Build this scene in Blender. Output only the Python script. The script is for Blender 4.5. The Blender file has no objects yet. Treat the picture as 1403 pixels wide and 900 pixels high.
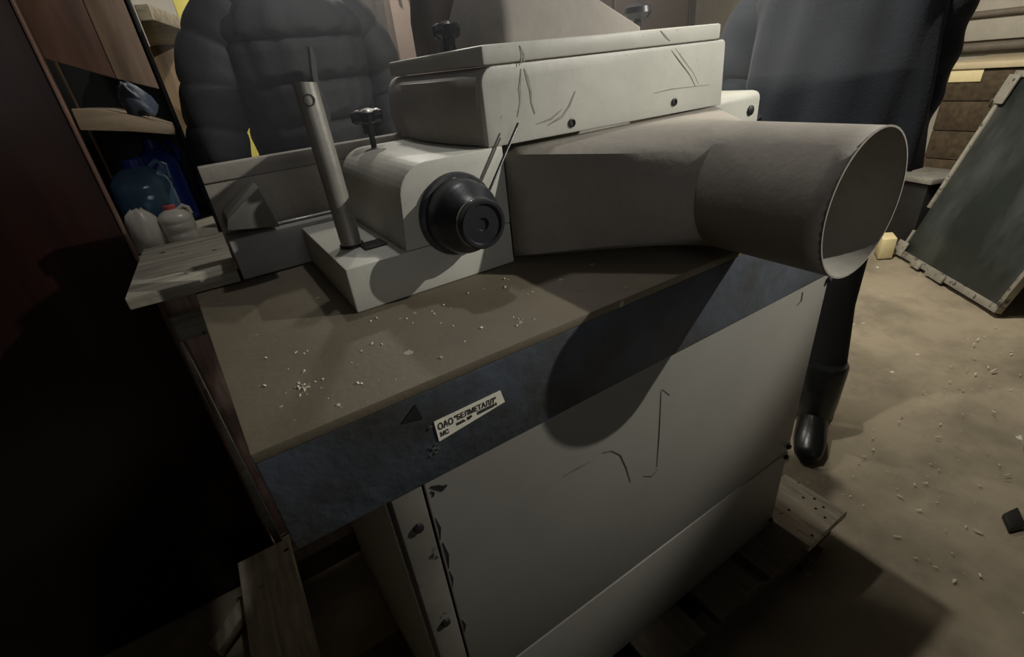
import bpy, bmesh, math, random
from mathutils import Vector, Matrix, Euler
random.seed(7)
PI = math.pi
C = bpy.context.scene.collection
scn = bpy.context.scene

# ---------------------------------------------------------------- camera
cd = bpy.data.cameras.new('camera'); cam = bpy.data.objects.new('camera', cd); C.objects.link(cam)
cd.sensor_width = 36.0; cd.lens = 656.83 / 1403 * 36.0
cd.clip_start = 0.02
right = Vector((0.83634, -0.53890115, -0.10060297))
down = Vector((-0.33542373, -0.35787314, -0.87144577))
fwd = Vector((0.43362003, 0.76256958, -0.48006386))
m = Matrix((right, -down, -fwd)).transposed().to_4x4()
m.translation = Vector((0, 0, 1.284))
cam.matrix_world = m
scn.camera = cam

# ---------------------------------------------------------------- world, lights, exposure
w = bpy.data.worlds.new('world'); scn.world = w; w.use_nodes = True
w.node_tree.nodes['Background'].inputs[0].default_value = (0.55, 0.62, 0.75, 1)
w.node_tree.nodes['Background'].inputs[1].default_value = 0.006

def light(name, kind, loc, energy, col, size=0.03, target=None, angle=None, blend=0.3):
    l = bpy.data.lights.new(name, kind); l.energy = energy; l.color = col
    l.shadow_soft_size = size
    o = bpy.data.objects.new(name, l); C.objects.link(o); o.location = loc
    if target is not None:
        o.rotation_euler = (Vector(target) - Vector(loc)).to_track_quat('-Z', 'Y').to_euler()
    if angle: l.spot_size = math.radians(angle); l.spot_blend = blend
    return o
light('torch_light', 'SPOT', (1.6, -0.36, 1.9), 84, (1.0, 0.975, 0.90), 0.010, (0.25, 0.80, 1.20), 66, 0.4)
light('hanging_lamp_light', 'SPOT', (0.68, 0.90, 2.35), 58, (1.0, 0.95, 0.82), 0.02, (2.1, 0.12, 0.0), 71, 0.45)
light('left_fill_light', 'POINT', (0.50, 0.985, 2.35), 14, (0.97, 0.96, 0.95), 0.03)  # added fill lamp, brightens the pinkish board and lower left corner
light('far_lamp_light', 'SPOT', (2.6, 1.1, 1.6), 95, (1.0, 0.93, 0.77), 0.04, (2.75, 1.15, 0.0), 104, 0.9)
light('far_wall_lamp_light', 'SPOT', (2.6, 1.2, 2.1), 110, (1.0, 0.93, 0.77), 0.04, (5.0, 1.2, 1.15), 100, 0.6)
light('far_left_lamp_light', 'POINT', (0.85, 2.1, 2.3), 36, (1.0, 0.95, 0.85), 0.05)
light('spout_fill_light', 'SPOT', (0.2, -1.5, 1.6), 13, (0.97, 0.98, 1.0), 0.35, (0.7, 0.5, 1.2), 56, 0.8)  # added fill spot behind the camera, lifts the spout and body

scn.view_settings.view_transform = 'Standard'; scn.view_settings.look = 'None'
scn.view_settings.gamma = 1; scn.view_settings.exposure = 0.0
scn.view_settings.use_curve_mapping = False

# ---------------------------------------------------------------- materials
MATS = {}
def mat(name, col, rough=0.6, metal=0.0, var=0.25, scale=12.0, col2=None, cover=0.5, sharp=0.15,
        bump=0.15, bscale=60.0, speck=None, speck_amt=0.0, speck_scale=90.0, trans=0.0, spec=0.5,
        grain=None, emit=None, stretch=(1, 1, 1), sheen=0.0):
    if name in MATS: return MATS[name]
    M = bpy.data.materials.new(name); M.use_nodes = True
    nt = M.node_tree; N = nt.nodes; L = nt.links; b = N['Principled BSDF']
    tc = N.new('ShaderNodeTexCoord'); mp = N.new('ShaderNodeMapping')
    L.new(tc.outputs['Object'], mp.inputs[0]); mp.inputs['Scale'].default_value = stretch
    n1 = N.new('ShaderNodeTexNoise'); n1.inputs['Scale'].default_value = scale; n1.inputs['Detail'].default_value = 6
    n1.inputs['Roughness'].default_value = 0.65
    L.new(mp.outputs[0], n1.inputs['Vector'])
    r = N.new('ShaderNodeValToRGB'); L.new(n1.outputs['Fac'], r.inputs[0])
    if col2 is None:
        r.color_ramp.elements[0].position = 0.3; r.color_ramp.elements[1].position = 0.7
        r.color_ramp.elements[0].color = (*[c * (1 - var) for c in col], 1)
        r.color_ramp.elements[1].color = (*[min(1, c * (1 + var)) for c in col], 1)
    else:
        r.color_ramp.elements[0].position = cover - sharp / 2; r.color_ramp.elements[1].position = cover + sharp / 2
        r.color_ramp.elements[0].color = (*col, 1); r.color_ramp.elements[1].color = (*col2, 1)
    out = r.outputs[0]
    if col2 is not None and var:
        n3 = N.new('ShaderNodeTexNoise'); n3.inputs['Scale'].default_value = scale * 0.35; n3.inputs['Detail'].default_value = 4
        L.new(mp.outputs[0], n3.inputs['Vector'])
        mr = N.new('ShaderNodeMapRange'); L.new(n3.outputs['Fac'], mr.inputs[0])
        mr.inputs[1].default_value = 0.3; mr.inputs[2].default_value = 0.7
        mr.inputs[3].default_value = 1 - var; mr.inputs[4].default_value = 1 + var
        mx = N.new('ShaderNodeVectorMath'); mx.operation = 'SCALE'
        L.new(out, mx.inputs[0]); L.new(mr.outputs[0], mx.inputs['Scale']); out = mx.outputs[0]
    if grain:
        wv = N.new('ShaderNodeTexNoise'); wv.inputs['Scale'].default_value = 5; wv.inputs['Detail'].default_value = 8
        mg = N.new('ShaderNodeMapping'); L.new(tc.outputs['Object'], mg.inputs[0]); mg.inputs['Scale'].default_value = grain
        L.new(mg.outputs[0], wv.inputs['Vector'])
        mr2 = N.new('ShaderNodeMapRange'); L.new(wv.outputs['Fac'], mr2.inputs[0])
        mr2.inputs[1].default_value = 0.3; mr2.inputs[2].default_value = 0.7
        mr2.inputs[3].default_value = 0.6; mr2.inputs[4].default_value = 1.25
        mx2 = N.new('ShaderNodeVectorMath'); mx2.operation = 'SCALE'
        L.new(out, mx2.inputs[0]); L.new(mr2.outputs[0], mx2.inputs['Scale']); out = mx2.outputs[0]
    if speck:
        n4 = N.new('ShaderNodeTexNoise'); n4.inputs['Scale'].default_value = speck_scale; n4.inputs['Detail'].default_value = 3
        L.new(mp.outputs[0], n4.inputs['Vector'])
        r4 = N.new('ShaderNodeValToRGB'); L.new(n4.outputs['Fac'], r4.inputs[0])
        r4.color_ramp.elements[0].position = speck_amt; r4.color_ramp.elements[1].position = speck_amt + 0.03
        mix = N.new('ShaderNodeMix'); mix.data_type = 'RGBA'
        L.new(r4.outputs[0], mix.inputs['Factor']); L.new(out, mix.inputs['A']); mix.inputs['B'].default_value = (*speck, 1)
        out = mix.outputs['Result']
    L.new(out, b.inputs['Base Color'])
    b.inputs['Roughness'].default_value = rough; b.inputs['Metallic'].default_value = metal
    b.inputs['Transmission Weight'].default_value = trans
    b.inputs['Specular IOR Level'].default_value = spec
    if sheen: b.inputs['Sheen Weight'].default_value = sheen
    if bump:
        n2 = N.new('ShaderNodeTexNoise'); n2.inputs['Scale'].default_value = bscale; n2.inputs['Detail'].default_value = 5
        L.new(mp.outputs[0], n2.inputs['Vector'])
        bp = N.new('ShaderNodeBump'); bp.inputs['Strength'].default_value = bump; bp.inputs['Distance'].default_value = 0.004
        L.new(n2.outputs['Fac'], bp.inputs['Height']); L.new(bp.outputs[0], b.inputs['Normal'])
    if emit: b.inputs['Emission Color'].default_value = (*emit, 1); b.inputs['Emission Strength'].default_value = 1
    MATS[name] = M
    return M

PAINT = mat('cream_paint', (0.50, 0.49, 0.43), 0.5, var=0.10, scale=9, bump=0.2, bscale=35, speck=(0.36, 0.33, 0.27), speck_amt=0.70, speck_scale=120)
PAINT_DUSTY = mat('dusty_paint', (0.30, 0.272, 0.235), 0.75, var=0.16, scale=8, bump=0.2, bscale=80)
PAINT_BODY = mat('body_paint', (0.215, 0.205, 0.18), 0.48, var=0.07, scale=4, bump=0.08, bscale=14)
PAINT_FLANGE = mat('worn_flange_paint', (0.13, 0.12, 0.10), 0.6, col2=(0.02, 0.018, 0.015), cover=0.64, sharp=0.04, scale=22, var=0.2)
BLUE = mat('chipped_blue_paint', (0.066, 0.078, 0.098), 0.5, col2=(0.042, 0.040, 0.033), cover=0.53, sharp=0.25, scale=7, var=0.3, bump=0.5, bscale=45)
RUST = mat('rusty_table_steel', (0.150, 0.126, 0.088), 0.55, var=0.13, scale=7, bump=0.12, bscale=120, speck=(0.36, 0.33, 0.27), speck_amt=0.70, speck_scale=42, spec=0.35)
BLACK = mat('black_plastic', (0.022, 0.023, 0.027), 0.38, var=0.2)
BLACKPLATE = mat('worn_black_plate', (0.04, 0.042, 0.048), 0.5, var=0.3, scale=30, col2=(0.09, 0.09, 0.09), cover=0.6, sharp=0.2)
CHROME = mat('worn_bright_steel', (0.55, 0.55, 0.53), 0.25, metal=1.0, var=0.15)
STEEL = mat('dull_steel', (0.36, 0.34, 0.30), 0.4, metal=0.45, var=0.2)
DARKM = mat('dark_metal', (0.012, 0.012, 0.012), 0.5, var=0.3)
PAPER = mat('aged_paper', (0.72, 0.69, 0.56), 0.7, var=0.12, scale=60, bump=0)
INK = mat('black_ink', (0.012, 0.012, 0.012), 0.8, var=0.0, bump=0)
WOOD = mat('raw_pine', (0.36, 0.30, 0.20), 0.75, var=0.15, grain=(1, 14, 14), bump=0.3, bscale=40)
WOODY = mat('raw_pine_along_y', (0.56, 0.49, 0.37), 0.75, var=0.15, grain=(14, 1, 14), bump=0.3, bscale=40, speck=(0.05, 0.04, 0.03), speck_amt=0.7, speck_scale=25)
GREYWOOD = mat('dusty_grey_board', (0.36, 0.33, 0.26), 0.8, var=0.12, grain=(1.2, 10, 10), bump=0.3, speck=(0.06, 0.05, 0.04), speck_amt=0.68, speck_scale=30)
SHADED_WOOD = mat('shaded_pallet_wood', (0.10, 0.08, 0.055), 0.8, var=0.2, grain=(14, 1, 14), bump=0.3)  # pallet wood with the machine's shade put into its colour
PINKWOOD = mat('pinkish_board', (0.66, 0.45, 0.36), 0.7, var=0.12, grain=(12, 12, 1.2), bump=0.2)
MAHOG = mat('dark_mahogany', (0.017, 0.006, 0.0045), 0.3, var=0.3, scale=4, grain=(10, 10, 1), bump=0.03)
BROWNGLOSS = mat('brown_laminate', (0.13, 0.072, 0.052), 0.33, var=0.15, scale=5, grain=(8, 8, 1), bump=0.03)
BLACKB = mat('black_board', (0.006, 0.006, 0.006), 0.5, var=0.2)
CONC = mat('dusty_concrete', (0.33, 0.28, 0.205), 0.85, col2=(0.20, 0.17, 0.125), cover=0.54, sharp=0.22, scale=2.6, var=0.28, bump=1.0, bscale=16, speck=(0.6, 0.56, 0.47), speck_amt=0.72, speck_scale=14)
PLASTER = mat('whitewashed_wall', (0.62, 0.58, 0.50), 0.9, var=0.15, scale=3, bump=0.5, bscale=12)
DARKWALL = mat('dark_wall', (0.07, 0.055, 0.04), 0.9, var=0.2)
DARKCEIL = mat('dark_ceiling', (0.06, 0.055, 0.05), 0.9, var=0.2)
PUFFER = mat('charcoal_nylon', (0.011, 0.0125, 0.015), 0.7, var=0.15, bump=0.6, bscale=30, spec=0.5)
NAVY = mat('navy_cloth', (0.020, 0.025, 0.036), 0.8, var=0.2, bump=0.3, bscale=140, sheen=0.2)
TROUSER = mat('black_cloth', (0.008, 0.008, 0.009), 0.8, var=0.2)
BOOT = mat('black_rubber', (0.012, 0.013, 0.013), 0.3, var=0.2)
SKIN = mat('skin', (0.45, 0.27, 0.19), 0.55, var=0.08, bump=0.05)
HAIR = mat('dark_hair', (0.02, 0.014, 0.01), 0.6, var=0.3)
EYE = mat('eye_white', (0.7, 0.68, 0.65), 0.2, var=0.0, bump=0)
YELLOW = mat('bright_yellow_plastic', (0.92, 0.80, 0.16), 0.5, var=0.06)
GREENB = mat('chalky_green_board', (0.024, 0.029, 0.028), 0.35, col2=(0.07, 0.08, 0.08), cover=0.58, sharp=0.3, scale=3.5, var=0.2, stretch=(1, 1, 0.35), bump=0.05)
FRAME = mat('worn_grey_frame', (0.34, 0.32, 0.28), 0.5, metal=0.3, col2=(0.08, 0.07, 0.06), cover=0.6, sharp=0.08, scale=25, var=0.2)
CARD = mat('brown_crate_wood', (0.07, 0.048, 0.026), 0.8, var=0.2, grain=(1, 8, 8))
PALEY = mat('pale_yellow_wood', (0.72, 0.62, 0.36), 0.7, var=0.1)
BLUEP = mat('blue_translucent_plastic', (0.22, 0.42, 0.62), 0.12, var=0.1, trans=0.55, bump=0)
BLUED = mat('deep_blue_plastic', (0.02, 0.045, 0.28), 0.3, var=0.1, bump=0)
MILKY = mat('milky_plastic', (0.66, 0.62, 0.54), 0.3, var=0.08, trans=0.25, bump=0.1)
REDCAP = mat('red_cap_plastic', (0.50, 0.10, 0.10), 0.4, var=0.05, bump=0)
RAG = mat('blue_grey_cloth', (0.045, 0.06, 0.085), 0.5, var=0.3, scale=30, bump=0.6)
PINKISHDOOR = mat('brown_door_paint', (0.30, 0.225, 0.18), 0.6, var=0.12, scale=4, bump=0.1)
DOORPOST = mat('dark_brown_post', (0.10, 0.075, 0.055), 0.6, var=0.2)
PIPE = mat('old_pipe_paint', (0.26, 0.22, 0.18), 0.6, var=0.2)
GREYP = mat('grey_cover_paint', (0.34, 0.33, 0.31), 0.6, var=0.15, scale=6)
WHITE = mat('white_plastic', (0.75, 0.76, 0.78), 0.5, var=0.05)
GRIME = mat('grey_grime', (0.27, 0.26, 0.22), 0.8, var=0.3, scale=60)
GRIME2 = mat('faint_scratch', (0.09, 0.085, 0.07), 0.8, var=0.3, scale=60)
CRACK = mat('dark_grime', (0.13, 0.115, 0.09), 0.8, var=0.2)
CHIP = mat('pale_wood_chips', (0.62, 0.56, 0.44), 0.8, var=0.2)

# ---------------------------------------------------------------- helpers
def bm_new(): return bmesh.new()
def add_faces(bm, vs, fs):
    v = [bm.verts.new(p) for p in vs]
    for f in fs:
        try: bm.faces.new([v[i] for i in f])
        except ValueError: pass
    return v
def box(bm, x0, x1, y0, y1, z0, z1, bev=0.0, seg=2, M=None):
    t = bmesh.new()
    bmesh.ops.create_cube(t, size=1)
    for v in t.verts:
        v.co = Vector(((x0 + x1) / 2 + v.co.x * (x1 - x0), (y0 + y1) / 2 + v.co.y * (y1 - y0), (z0 + z1) / 2 + v.co.z * (z1 - z0)))
    if bev: bmesh.ops.bevel(t, geom=t.edges[:], offset=bev, segments=seg, profile=0.5, affect='EDGES')
    if M is not None: bmesh.ops.transform(t, matrix=M, verts=t.verts)
    merge(bm, t)
def merge(bm, t):
    me = bpy.data.meshes.new('tmp'); t.to_mesh(me); t.free(); bm.from_mesh(me); bpy.data.meshes.remove(me)
def prism(bm, pts, off, bev=0.0, seg=2):
    """extrude polygon pts (3D list) by vector off"""
    t = bmesh.new()
    n = len(pts); off = Vector(off)
    a = [t.verts.new(Vector(p)) for p in pts]; b = [t.verts.new(Vector(p) + off) for p in pts]
    t.faces.new(a); t.faces.new(list(reversed(b)))
    for i in range(n):
        j = (i + 1) % n; t.faces.new((a[j], a[i], b[i], b[j]))
    bmesh.ops.recalc_face_normals(t, faces=t.faces[:])
    if bev: bmesh.ops.bevel(t, geom=t.edges[:], offset=bev, segments=seg, profile=0.5, affect='EDGES')
    merge(bm, t)
def frame_of(d):
    d = Vector(d).normalized(); u = d.cross(Vector((0, 0, 1)))
    if u.length < 1e-3: u = d.cross(Vector((0, 1, 0)))
    u.normalize(); return u, d.cross(u)
def loft(bm, rings, cap=(True, True), closed=True):
    """rings: list of equal-length lists of points"""
    t = bmesh.new()
    R = [[t.verts.new(Vector(p)) for p in r] for r in rings]
    n = len(R[0])
    for a, b in zip(R, R[1:]):
        for i in range(n if closed else n - 1):
            j = (i + 1) % n
            t.faces.new((a[i], a[j], b[j], b[i]))
    if cap[0]: t.faces.new(list(reversed(R[0])))
    if cap[1]: t.faces.new(R[-1])
    bmesh.ops.recalc_face_normals(t, faces=t.faces[:])
    merge(bm, t)
def tube(bm, pts, rad, n=16, cap=True):
    """tube along polyline; rad a number or list"""
    pts = [Vector(p) for p in pts]
    rings = []
    u = None
    for i, p in enumerate(pts):
        d = (pts[min(i + 1, len(pts) - 1)] - pts[max(i - 1, 0)]).normalized()
        if u is None: u, v = frame_of(d)
        else:
            u = (u - d * u.dot(d)).normalized()
        v = d.cross(u)
        r = rad[i] if isinstance(rad, (list, tuple)) else rad
        rings.append([p + (u * math.cos(2 * PI * k / n) + v * math.sin(2 * PI * k / n)) * r for k in range(n)])
    loft(bm, rings, (cap, cap))
def lathe(bm, base, axis, prof, n=24):
    """prof: list of (distance along axis, radius)"""
    base = Vector(base); a = Vector(axis).normalized(); u, v = frame_of(a)
    loft(bm, [[base + a * t + (u * math.cos(2 * PI * k / n) + v * math.sin(2 * PI * k / n)) * max(r, 1e-4) for k in range(n)] for t, r in prof])
def obj(name, bm, material, parent=None, smooth=35, origin=None):
    me = bpy.data.meshes.new(name)
    bm.to_mesh(me); bm.free()
    me.materials.append(material)
    if smooth:
        me.shade_smooth(); me.set_sharp_from_angle(angle=math.radians(smooth))
    o = bpy.data.objects.new(name, me); C.objects.link(o)
    if parent is not None:
        o.parent = parent
        if parent.type == 'EMPTY' or any(parent.location): o.matrix_parent_inverse = Matrix.Translation(-parent_loc(parent))
    elif origin is not None:
        me.transform(Matrix.Translation(-Vector(origin))); o.location = origin
    return o
def parent_loc(p):
    v = Vector(p.location)
    return v
def thing(name, label, cat, loc=(0, 0, 0), group=None):
    o = bpy.data.objects.new(name, None); C.objects.link(o); o.location = loc; o.empty_display_size = 0.05
    o['label'] = label; o['category'] = cat
    if group: o['group'] = group
    return o
def tag(o, label, cat, group=None):
    o['label'] = label; o['category'] = cat
    if group: o['group'] = group
    return o
def struct(o): o['kind'] = 'structure'; return o
def strip(bm, pts, wd, n, th=0.0006):
    """thin raised strip following pts; n = face normal"""
    n = Vector(n).normalized(); pts = [Vector(p) for p in pts]
    rings = []
    for i, p in enumerate(pts):
        d = (pts[min(i + 1, len(pts) - 1)] - pts[max(i - 1, 0)]).normalized()
        s = d.cross(n).normalized(); ww = wd * (0.6 + 0.8 * random.random()) * (0.4 if i in (0, len(pts) - 1) else 1)
        rings.append([p + s * ww / 2, p + s * ww / 2 + n * th, p - s * ww / 2 + n * th, p - s * ww / 2])
    loft(bm, rings)

# ---------------------------------------------------------------- the setting
b = bm_new()
# uneven dusty floor: gentle bumps
nx, ny = 300, 220
X0, X1, Y0, Y1 = -1.6, 5.2, -2.0, 3.1
rows = []
from mathutils import noise
for j in range(ny + 1):
    r = []
    for i in range(nx + 1):
        x = X0 + (X1 - X0) * i / nx; y = Y0 + (Y1 - Y0) * j / ny
        z = 0.012 * noise.noise(Vector((x * 2.1, y * 2.1, 0))) + 0.009 * noise.noise(Vector((x * 7, y * 7, 3))) + 0.003 * noise.noise(Vector((x * 23, y * 23, 7))) - 0.010
        r.append(b.verts.new((x, y, z)))
    rows.append(r)
for j in range(ny):
    for i in range(nx): b.faces.new((rows[j][i], rows[j][i + 1], rows[j + 1][i + 1], rows[j + 1][i]))
struct(obj('floor', b, CONC, smooth=60))
def wall(name, *a, m=PLASTER):
    b = bm_new(); box(b, *a); return struct(obj(name, b, m, smooth=0))
wall('wall_back', -1.7, 5.3, 3.1, 3.3, -0.1, 3.0)
wall('wall_right', 5.2, 5.4, -2.2, 3.3, -0.1, 3.0)
wall('wall_left', -1.8, -1.6, -2.2, 3.3, -0.1, 3.0, m=DARKWALL)
wall('wall_front', -1.8, 5.4, -2.2, -2.0, -0.1, 3.0, m=DARKWALL)
wall('ceiling', -1.8, 5.4, -2.2, 3.3, 3.0, 3.1, m=DARKCEIL)

# ---------------------------------------------------------------- planing machine
T = thing('planing_machine', 'old cream woodworking planer with rusty table and wide round dust spout', 'machine', (0.47, 0.7, 0.13))
YF, ZT, ZB = 0.42, 0.998, 0.863
# table: slab with slightly slanting left end
b = bm_new()
tp = [(-0.049, YF), (0.978, YF), (0.978, 1.2), (0.03, 1.2), (0.03, 1.02), (-0.082, 1.02)]  # unseen rear part behind the fence, added to shade the floor
prism(b, [(x, y, ZT) for x, y in tp], (0, 0, -0.012), 0.0015)
obj('table_top', b, RUST, T)
b = bm_new()
tb = [(-0.0485, YF + .0006), (0.977, YF + .0006), (0.977, 1.199), (0.031, 1.199), (0.031, 1.019), (-0.08, 1.019)]
prism(b, [(x, y, ZT - 0.0122) for x, y in tb], (0, 0, -(ZT - 0.0122 - ZB)), 0.002)
obj('table_side', b, BLUE, T)
# cabinet body
b = bm_new(); box(b, 0.098, 0.972, 0.436, 0.985, 0.13, ZB - 0.0005, 0.003)
obj('cabinet', b, DARKM, T)
b = bm_new(); box(b, 0.097, 0.976, 0.424, 0.4355, 0.392, 0.861, 0.0025)
obj('front_panel', b, PAINT_BODY, T)
b = bm_new(); box(b, 0.097, 0.974, 0.424, 0.4355, 0.132, 0.3875, 0.0025)
obj('lower_front_panel', b, PAINT_BODY, T)
b = bm_new(); prism(b, [(0.094, 0.424, 0.13), (0.056, 0.424, 0.13), (0.052, 0.44, 0.13), (0.094, 0.44, 0.13)], (0, 0, 0.731), 0.002)
fl = obj('corner_flange', b, PAINT_FLANGE, T)
b = bm_new(); prism(b, [(0.050, 0.445, 0.13), (0.020, 0.975, 0.13), (0.095, 0.985, 0.13), (0.095, 0.445, 0.13)], (0, 0, 0.7325), 0.003)
obj('side_panel', b, mat('lightened_side_paint', (.42, .38, .30), .5, var=.08, bump=.08), T)  # paint lightened in place of light from the left
for x, z in ((0.972, 0.848), (0.968, 0.41), (0.966, 0.378), (0.962, 0.155)):
    b = bm_new(); lathe(b, (x, 0.4235, z), (0, -1, 0), [(0, 0.0065), (0.005, 0.0065), (0.007, 0.004)], 8)
    lathe(b, (x + 0.006, 0.43, z), (1, 0, 0), [(0, 0.005), (0.008, 0.005)], 8)
    obj('panel_bolt', b, DARKM, T)
for z in (0.80, 0.60, 0.27):
    b = bm_new(); lathe(b, (0.077, 0.4235, z), (0, -1, 0), [(0, 0.007), (0.004, 0.0065), (0.005, 0.003)], 8)
    obj('flange_bolt', b, DARKM, T)
# chips and scratches on the panel edge
for z0, z1, x in ((0.835, 0.845, .104), (0.80, 0.76, .100), (0.752, 0.70, .1015), (0.695, 0.66, .100), (0.58, 0.55, .1)):
    b = bm_new(); strip(b, [(x, 0.4235, z0), (x + .002, 0.4235, (z0 + z1) / 2), (x - .001, 0.4235, z1)], 0.004, (0, -1, 0)); obj('paint_chip', b, DARKM, T)
b = bm_new(); strip(b, [(.104, .4235, .852), (.112, .4235, .846), (.118, .4235, .84), (.124, .4235, .842)], .006, (0, -1, 0))
obj('paint_chip', b, DARKM, T)
b = bm_new()
def P(px, py, ax, v):   # reads a surface point off measured sight lines, used for marks on flat faces
    d = right * ((px - 701.5) / 656.83) + down * ((py - 450) / 656.83) + fwd
    o = Vector((0, 0, 1.284)); return o + d * ((v - o[ax]) / d[ax])
for pl, wd in (([(773, 652), (790, 642), (808, 632)], .0016), ([(826, 620), (838, 617), (850, 623), (858, 640), (864, 660)], .0022),
               ([(906, 535), (905, 560), (903, 600), (900, 640)], .0014), ([(882, 652), (893, 652), (902, 642)], .002), ([(908, 533), (918, 541)], .002),
               ([(1100, 400), (1098, 412), (1092, 418)], .004)):
    b = bm_new(); strip(b, [P(x, y, 1, 0.4235) for x, y in pl], wd, (0, -1, 0)); obj('scratch', b, GRIME2, T)
# maker's plate with lettering
L0, L1 = Vector((0.124, YF - .0005, 0.9445)), Vector((0.2145, YF - .0005, 0.9465))
b = bm_new(); prism(b, [(0.1245, YF, .9435), (0.2125, YF, .9445), (0.2165, YF, .926), (0.1255, YF, .9145)], (0, -.0012, 0))
lp = obj('name_plate', b, PAPER, T, smooth=0)
lp['label'] = 'narrow pale paper plate with black lettering'
def text(s, x, z, size, rot, mat_, parent, y, name='lettering', sx=1.0):
    cu = bpy.data.curves.new('t', 'FONT'); cu.body = s; cu.size = size; cu.extrude = 0.0002; cu.offset = 0.0002
    to = bpy.data.objects.new('t', cu); C.objects.link(to)
    dg = bpy.context.evaluated_depsgraph_get(); me = bpy.data.meshes.new_from_object(to.evaluated_get(dg))
    C.objects.unlink(to); bpy.data.objects.remove(to)
    me.transform(Matrix.Translation((x, y, z)) @ Matrix.Rotation(rot, 4, 'Y') @ Matrix.Rotation(PI / 2, 4, 'X') @ Matrix.Diagonal((sx, 1, 1, 1)))
    me.materials.clear(); me.materials.append(mat_)
    o = bpy.data.objects.new(name, me); C.objects.link(o); o.parent = parent
    o.matrix_parent_inverse = T_inv
    return o
T_inv = Matrix.Identity(4)
text('ОАО', .1275, .9305, .0125, 0.0, INK, lp, YF - .0016, sx=.72)
text('"БЕЛМЕТАЛЛ"', .1490, .9325, .0100, 0.0, INK, lp, YF - .0016, sx=.80)
text('МС', .1285, .9205, .0085, 0.0, INK, lp, YF - .0016, sx=.8)
text('инв. №', .1500, .9255, .0058, -0.03, INK, lp, YF - .0016, sx=1.1)
text('00000034', .1780, .9265, .0062, -0.03, INK, lp, YF - .0016, sx=1.1)
b = bm_new(); prism(b, [(0.090, YF, .9605), (0.109, YF, .976), (0.1135, YF, .9545)], (0, -.0008, 0)); obj('triangle_mark', b, DARKM, T, smooth=0)
for (x, z, s) in ((.119, .938, .004), (.121, .912, .003), (.117, .908, .0035), (.123, .904, .003), (.119, .901, .003), (.113, .911, .002), (.112, .90, .002)):
    b = bm_new(); box(b, x - s * .7, x + s * .7, YF - .0015, YF + .001, z - s * .5, z + s * .5, s * .2, 1); obj('paint_flake', b, CHROME, T)

# fence behind the cutter
b = bm_new(); box(b, -0.003, 1.0, 1.0, 1.018, ZT + .001, 1.158, 0.002); obj('fence_board', b, PAINT_DUSTY, T)
b = bm_new(); box(b, -0.003, 1.0, 0.992, 1.020, 1.1585, 1.186, 0.003); obj('fence_lip', b, PAINT_DUSTY, T)
b = bm_new(); box(b, 0.0, 0.5, 0.932, 0.999, ZT + .001, 1.072, 0.003); obj('fence_base', b, GREYP, T)
b = bm_new(); prism(b, [(.004, .9, 1.095), (.010, .9, 1.112), (.071, .9, 1.152), (.082, .9, 1.082)], (0, .0915, 0), .002); obj('fence_shade_wedge', b, mat('shade_wedge_paint', (.13, .125, .105), .6, var=.15), T)  # dark wedge standing in for a shadow patch on the fence
b = bm_new(); box(b, .06, .30, .955, .975, 1.074, 1.0785, .001); obj('guide_bar', b, CHROME, T)

# feed block: low base step, then tall block with rounded shoulder
YH = 0.643
b = bm_new(); prism(b, [(0.1185, YH, ZT + .0005), (0.118, 0.93, ZT + .0005), (0.385, 0.93, ZT + .0005), (0.385, YH, ZT + .0005)], (0, 0, 0.0665), 0.003)
obj('feed_block_base', b, PAINT, T)
b = bm_new()
ra = 0.045; prof = [(0.385, 1.0655), (0.208, 1.0655)]
for k in range(9):
    a = PI - k * PI / 2 / 8
    prof.append((0.215 + ra + ra * math.cos(a), 1.181 - ra + ra * math.sin(a)))
prof.append((0.385, 1.181))
prism(b, [(x, YH, z) for x, z in prof], (0, 0.29, 0), 0.002, 2)
obj('feed_block', b, PAINT, T, smooth=25)
# black dial
DC = Vector((0.295, YH, 1.100))
b = bm_new(); lathe(b, DC, (0, -1, 0), [(0, .060), (.006, .060), (.008, .058), (.0085, 0)], 40)
dp = obj('dial_plate', b, BLACKPLATE, T)
b = bm_new(); lathe(b, DC + Vector((0, -.0085, .048)), (0, -1, 0), [(0, .006), (.002, .006), (.002, .0035), (.0005, .0034), (.0005, 0)], 14); obj('plate_screw', b, STEEL, dp)
b = bm_new(); lathe(b, DC + Vector((0, -.0085, 0)), (0, -1, 0), [(0, .053), (.024, .052), (.034, .048), (.044, .038), (.056, .033), (.060, .034), (.071, .034), (.073, .032), (.073, .028), (.070, .026), (.070, .009), (.067, .008), (.067, 0)], 40)
kb = obj('dial_knob', b, BLACK, T)
b = bm_new(); lathe(b, DC + Vector((0, -.0655, 0)), (0, -1, 0), [(0, .0343), (.0035, .0343), (.0045, .0335), (.0045, .030)], 40); obj('bright_ring', b, CHROME, kb)
# lever post with slanted top and cross hole
b = bm_new()
pb, ptp = Vector((.157, .742, 1.0652)), Vector((.153, .742, 1.291))
n = 24; rings = []
for t, in ((0,), (.5,), (.96,), (1.0,)):
    c = pb.lerp(ptp, t); r = .0155
    rings.append([c + Vector((math.cos(2 * PI * k / n) * r, math.sin(2 * PI * k / n) * r, (-0.002 * math.cos(2 * PI * k / n) if t == 1.0 else 0))) for k in range(n)])
loft(b, rings); pst = obj('lever_post', b, STEEL, T)
b = bm_new(); lathe(b, (.150, .7275, 1.270), (-.2, -1, 0), [(-.002, .0075), (.0015, .0075), (.0015, .0060), (-.001, .0060)], 16); obj('cross_hole', b, DARKM, pst)
b = bm_new(); lathe(b, pb + Vector((0, 0, 0)), (0, 0, 1), [(0, .018), (.004, .018), (.005, .0127)], 20); obj('post_collar', b, DARKM, pst)
b = bm_new(); box(b, .165, .20, .70, .735, 1.0655, 1.068, .001); obj('slot_plate', b, DARKM, T)
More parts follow.
